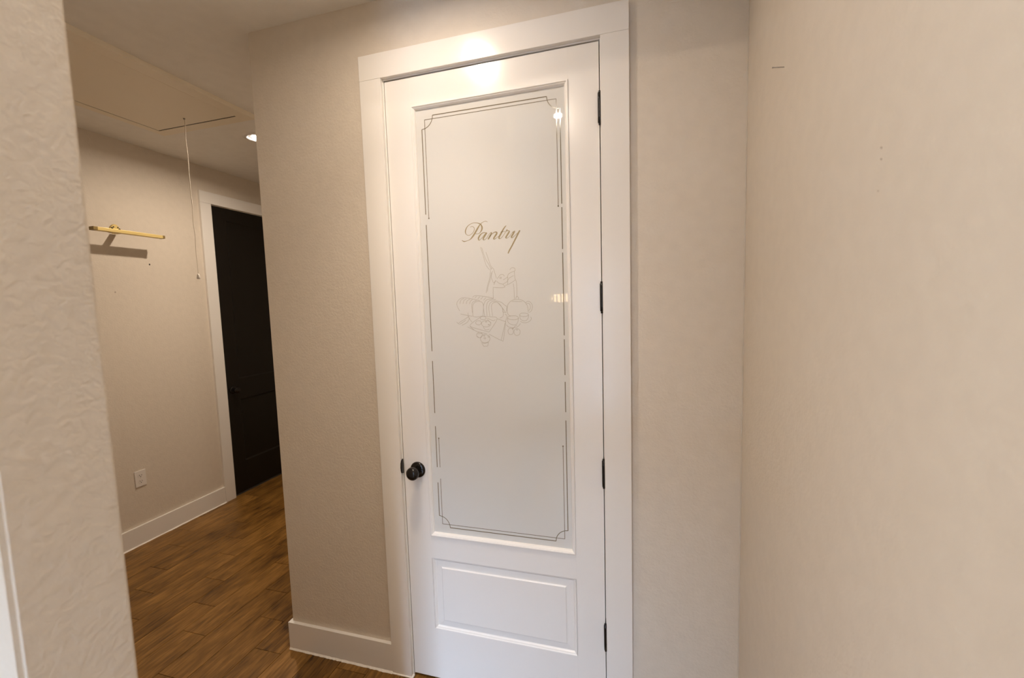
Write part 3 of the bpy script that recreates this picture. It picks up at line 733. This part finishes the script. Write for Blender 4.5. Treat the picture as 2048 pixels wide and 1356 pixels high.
for sx, sy in ((-2.305, 1.543), (-2.295, 1.912), (-2.33, 1.88)):
    bm = bmesh.new(); lathe(bm, [(0.006, -0.0002), (0.005, -0.0012), (0, -0.0014)], (sx, sy, H - HT - 0.0004), 'z', 12)
    finish('screw_head', bm, M_HATCH, hatch, True)

# pull cord
CXX, CYY = -2.519, 1.978
pc = empty('pull_cord', (CXX, CYY, H - HT), 'thin white pull cord hanging from the attic hatch', 'pull cord')
bm = bmesh.new()
pts = [(CXX + 0.0012 * math.sin(i * 0.9), CYY + 0.0014 * math.sin(i * 0.63 + 1), H - HT - (H - HT - 1.815) * i / 40) for i in range(41)]
tube(bm, pts, [0.0026 - 0.0013 * i / 40 for i in range(41)], 7)
finish('cord', bm, M_CORD, pc, True)
bm = bmesh.new()
lathe(bm, [(0, 0.016), (0.004, 0.015), (0.006, 0.010), (0.008, 0.0), (0.0095, -0.012), (0.008, -0.015), (0, -0.016)], (pts[-1][0], pts[-1][1], 1.802), 'z', 14)
finish('pull_knob', bm, M_PLASTIC, pc, True)
bm = bmesh.new(); lathe(bm, [(0, -0.006), (0.005, -0.005), (0.006, 0.0)], (CXX, CYY, H - HT), 'z', 12)
finish('eyelet', bm, M_STEEL, pc, True)

# recessed downlights
def downlight(x, y, z, power, beam, label):
    r = empty('recessed_light', (x, y, z), label, 'ceiling light', 'recessed ceiling lights')
    bm = bmesh.new()
    lathe(bm, [(0.088, 0.0), (0.088, -0.004), (0.082, -0.009), (0.066, -0.0105), (0.058, -0.008), (0.054, -0.0015)], (x, y, z), 'z', 40)
    finish('trim_ring', bm, M_PLASTIC, r, True)
    bm = bmesh.new()
    lathe(bm, [(0.0545, -0.0010), (0.050, -0.0016), (0.034, -0.0022)], (x, y, z), 'z', 40)
    finish('baffle', bm, M_PLASTIC, r, True)
    bm = bmesh.new()
    lathe(bm, [(0.034, -0.0022), (0.030, -0.0075), (0.020, -0.0120), (0.0, -0.0140)], (x, y, z), 'z', 32)
    finish('lens', bm, M_LENS, r, True)
    l = bpy.data.lights.new('lamp_beam', 'AREA')
    l.shape = 'DISK'; l.size = 0.060; l.energy = power; l.color = LAMP_COL
    l.spread = math.radians(170)
    lo_ = bpy.data.objects.new('lamp_beam', l)
    lo_.location = (x, y, z - 0.0150)
    COL.objects.link(lo_); lo_.parent = r; lo_.matrix_parent_inverse = Matrix.Translation(-r.location)
    sp = bpy.data.lights.new('lamp_core', 'SPOT')          # the narrower core of the same lamp's beam
    sp.energy = beam; sp.color = LAMP_COL; sp.spot_size = math.radians(96); sp.spot_blend = 1.0; sp.shadow_soft_size = 0.03
    so_ = bpy.data.objects.new('lamp_core', sp)
    so_.location = (x, y, z - 0.0160)
    COL.objects.link(so_); so_.parent = r; so_.matrix_parent_inverse = Matrix.Translation(-r.location)
    return r
downlight(-2.41, 2.385, H, LAMP_HALL, BEAM_HALL, 'lit recessed ceiling light in the hall, half hidden by the wall corner')
downlight(-0.68, 1.02, H, LAMP_PASSAGE, BEAM_PASSAGE, 'lit recessed ceiling light above the pantry door, seen as its glare')
downlight(-0.556, -0.40, HK, LAMP_ROOM, BEAM_ROOM, 'lit recessed ceiling light mirrored at the upper right of the glass')

# brass picture light
BX, BZ = XL + 0.132, 2.114
pl = empty('picture_light', (XL, 2.03, BZ), 'slim brass picture light on the hall wall', 'picture light')
box('light_bar', (BX - 0.020, BX + 0.020, 1.856, 2.232, BZ - 0.010, BZ + 0.010), M_BRASS, pl, 0.0015)
box('end_cap', (BX - 0.0205, BX + 0.0205, 1.834, 1.856, BZ - 0.0105, BZ + 0.0105), M_BRASSDK, pl, 0.0015)
box('end_cap', (BX - 0.0205, BX + 0.0205, 2.232, 2.246, BZ - 0.0105, BZ + 0.0105), M_BRASSDK, pl, 0.0015)
box('arm', (XL + 0.010, BX - 0.018, 2.013, 2.047, BZ + 0.001, BZ + 0.007), M_BRASS, pl, 0.001)
bm = bmesh.new()
outl = [(0.031 * math.cos(a), 0.050 * math.sin(a)) for a in [math.pi * k / 18 for k in range(19)]]
lo = [bm.verts.new((XL, 2.036 + u, 2.129 + v)) for u, v in outl]
mid = [bm.verts.new((XL + 0.011, 2.036 + u, 2.129 + v)) for u, v in outl]
hi = [bm.verts.new((XL + 0.014, 2.036 + u * 0.9, 2.129 + v * 0.94)) for u, v in outl]
for A_, B_ in ((lo, mid), (mid, hi)):
    for k in range(len(outl)):
        q = (k + 1) % len(outl); bm.faces.new((A_[k], A_[q], B_[q], B_[k]))
bm.faces.new(hi)
bp_ = finish('back_plate', bm, M_BRASS, pl, False)
for yy, zz, rr in ((2.025, 2.160, 0.0045), (2.050, 2.159, 0.0045), (2.017, 2.151, 0.0075), (2.059, 2.149, 0.0075)):
    bm = bmesh.new(); lathe(bm, [(rr, 0.0), (rr, 0.0008), (0, 0.0008)], (XL + 0.0138, yy, zz), 'x', 4 if rr > 0.006 else 10)
    finish('screw_slot', bm, M_HOLE, bp_)

# duplex outlet
oy0, oy1, oz0, oz1 = 2.000, 2.068, 0.399, 0.510
ot = empty('wall_outlet', (XL, 2.034, oz0), 'white duplex wall outlet low on the hall wall', 'outlet')
box('cover_plate', (XL, XL + 0.006, oy0, oy1, oz0, oz1), M_PLASTIC, ot, 0.002)
for zz in (0.4745, 0.4345):
    bm = bmesh.new()
    n = 24
    front, back = [], []
    for i in range(n):
        a = 2 * math.pi * i / n
        yy = 2.034 + 0.0172 * math.cos(a); zc = zz + max(-0.0125, min(0.0125, 0.0172 * math.sin(a)))
        back.append(bm.verts.new((XL + 0.0055, yy, zc))); front.append(bm.verts.new((XL + 0.0072, yy, zc)))
    for i in range(n):
        j = (i + 1) % n; bm.faces.new((back[i], back[j], front[j], front[i]))
    bm.faces.new(front)
    rc = finish('receptacle', bm, M_PLASTIC, ot)
    boxes('socket_slot', [(XL + 0.0070, XL + 0.0076, 2.034 - 0.0078, 2.034 - 0.0052, zz - 0.001, zz + 0.008),
                          (XL + 0.0070, XL + 0.0076, 2.034 + 0.0052, 2.034 + 0.0078, zz - 0.001, zz + 0.007),
                          (XL + 0.0070, XL + 0.0076, 2.034 - 0.0024, 2.034 + 0.0024, zz - 0.010, zz - 0.005)], M_HOLE, rc)
bm = bmesh.new(); lathe(bm, [(0.003, 0.0), (0.0028, 0.001), (0, 0.0013)], (XL + 0.0058, 2.034, 0.4545), 'x', 12)
finish('plate_screw', bm, M_PLASTIC, ot, True)

# marks on the walls
def hole(nm, x, y, z, r, parent, ax='x', s=1, mat=None):
    bm = bmesh.new(); lathe(bm, [(r, 0.0), (r * 0.8, s * 0.0012), (0, s * 0.0006)], (x, y, z), ax, 9)
    for v in bm.verts: v.co.y = y + (v.co.y - y) * 0.7
    finish(nm, bm, mat or M_HOLE, parent)
hole('nail_hole', XL, 2.231, 1.933, 0.0065, wall_left)
M_SCUFF = plain('wall_scuff', (0.47, 0.40, 0.33), 0.7)
hole('scuff_mark', XL, 2.005, 1.735, 0.006, wall_left, mat=M_SCUFF)
hole('scuff_mark', XR, 0.751, 1.792, 0.0016, wall_right, s=-1, mat=M_SCUFF)
hole('scuff_mark', XR, 0.750, 1.776, 0.0014, wall_right, s=-1, mat=M_SCUFF)
hole('scuff_mark', XR, 0.755, 1.733, 0.0014, wall_right, s=-1, mat=M_SCUFF)
nl = empty('wall_nail', (XR, 1.183, 2.117), 'small bare nail sticking out of the right wall', 'nail')
bm = bmesh.new(); tube(bm, [(XR + 0.004, 1.183, 2.117), (XR - 0.0100, 1.183, 2.1185), (XR - 0.0235, 1.183, 2.120)], 0.0009, 8)
finish('nail_shank', bm, M_STEEL, nl, True)
bm = bmesh.new(); lathe(bm, [(0, -0.0010), (0.0018, -0.0008), (0.0018, 0.0), (0, 0.0003)], (XR - 0.0238, 1.183, 2.120), 'x', 10)
finish('nail_head', bm, M_STEEL, nl, True)

# ------------------------------------------------------------------ the room behind the viewer, seen only as a reflection in the pane
YK = YB + 0.03
kb = empty('base_cabinet', (-1.75, YK, 0), 'white base cabinet under a pale worktop, faint in the door glass', 'cabinet')
box('carcass', (-2.6, -0.95, YK, YK + 0.58, 0.10, 0.87), M_CAB, kb, 0.002)
box('plinth', (-2.6, -0.95, YK, YK + 0.52, 0.0, 0.10), M_CAB, kb)
for i in range(4):
    x0 = -2.6 + i * 0.4125
    bm = bmesh.new()
    K3 = lambda u, v, d: (u, YK + 0.60 - d, v)
    lp = mitred(bm, K3, x0 + 0.003, x0 + 0.4095, 0.105, 0.865, [(0, 0.0195), (0, 0), (0.06, 0), (0.062, 0.009)])
    bm.faces.new(lp[-1])
    cd = finish('cabinet_door', bm, M_CAB, kb)
    box('handle', (x0 + 0.36, x0 + 0.372, YK + 0.600, YK + 0.628, 0.62, 0.76), M_BLACK, cd, 0.002)
wt = tag(box('worktop', (-2.63, -0.92, YK, YK + 0.63, 0.871, 0.911), M_TOP, None, 0.003), 'pale worktop over the white cabinets, faint in the door glass', 'worktop')

ch = empty('drum_chandelier', (-0.82, -2.15, HK), 'warm drum chandelier with ribs, mirrored in the door glass', 'chandelier')
cx, cy, cz = -0.82, -2.15, 1.63
bm = bmesh.new(); tube(bm, [(cx, cy, HK), (cx, cy, cz + 0.13)], 0.006, 8)
finish('stem', bm, M_BLACK, ch, True)
bm = bmesh.new(); lathe(bm, [(0, 0), (0.06, 0.0), (0.06, -0.02), (0, -0.025)], (cx, cy, HK), 'z', 20)
finish('canopy', bm, M_BLACK, ch, True)
for zz in (cz + 0.13, cz - 0.13):
    bm = bmesh.new(); lathe(bm, [(0.155, -0.008), (0.165, -0.008), (0.165, 0.008), (0.155, 0.008), (0.155, -0.008)], (cx, cy, zz), 'z', 40)
    finish('hoop', bm, M_PLASTIC, ch, True)
for i in range(20):
    a = 2 * math.pi * i / 20
    bm = bmesh.new(); tube(bm, [(cx + 0.160 * math.cos(a), cy + 0.160 * math.sin(a), cz - 0.13), (cx + 0.160 * math.cos(a), cy + 0.160 * math.sin(a), cz + 0.13)], 0.008, 6)
    finish('rib', bm, M_PLASTIC, ch, True)
bm = bmesh.new(); lathe(bm, [(0.0, -0.05), (0.11, -0.045), (0.14, 0.0), (0.11, 0.045), (0.0, 0.05)], (cx, cy, cz), 'z', 24)
finish('inner_shade', bm, M_LAMPSHADE, ch, True)
bm = bmesh.new(); tube(bm, [(cx - 0.155, cy, cz + 0.13), (cx + 0.155, cy, cz + 0.13)], 0.005, 6)
finish('cross_bar', bm, M_PLASTIC, ch, True)
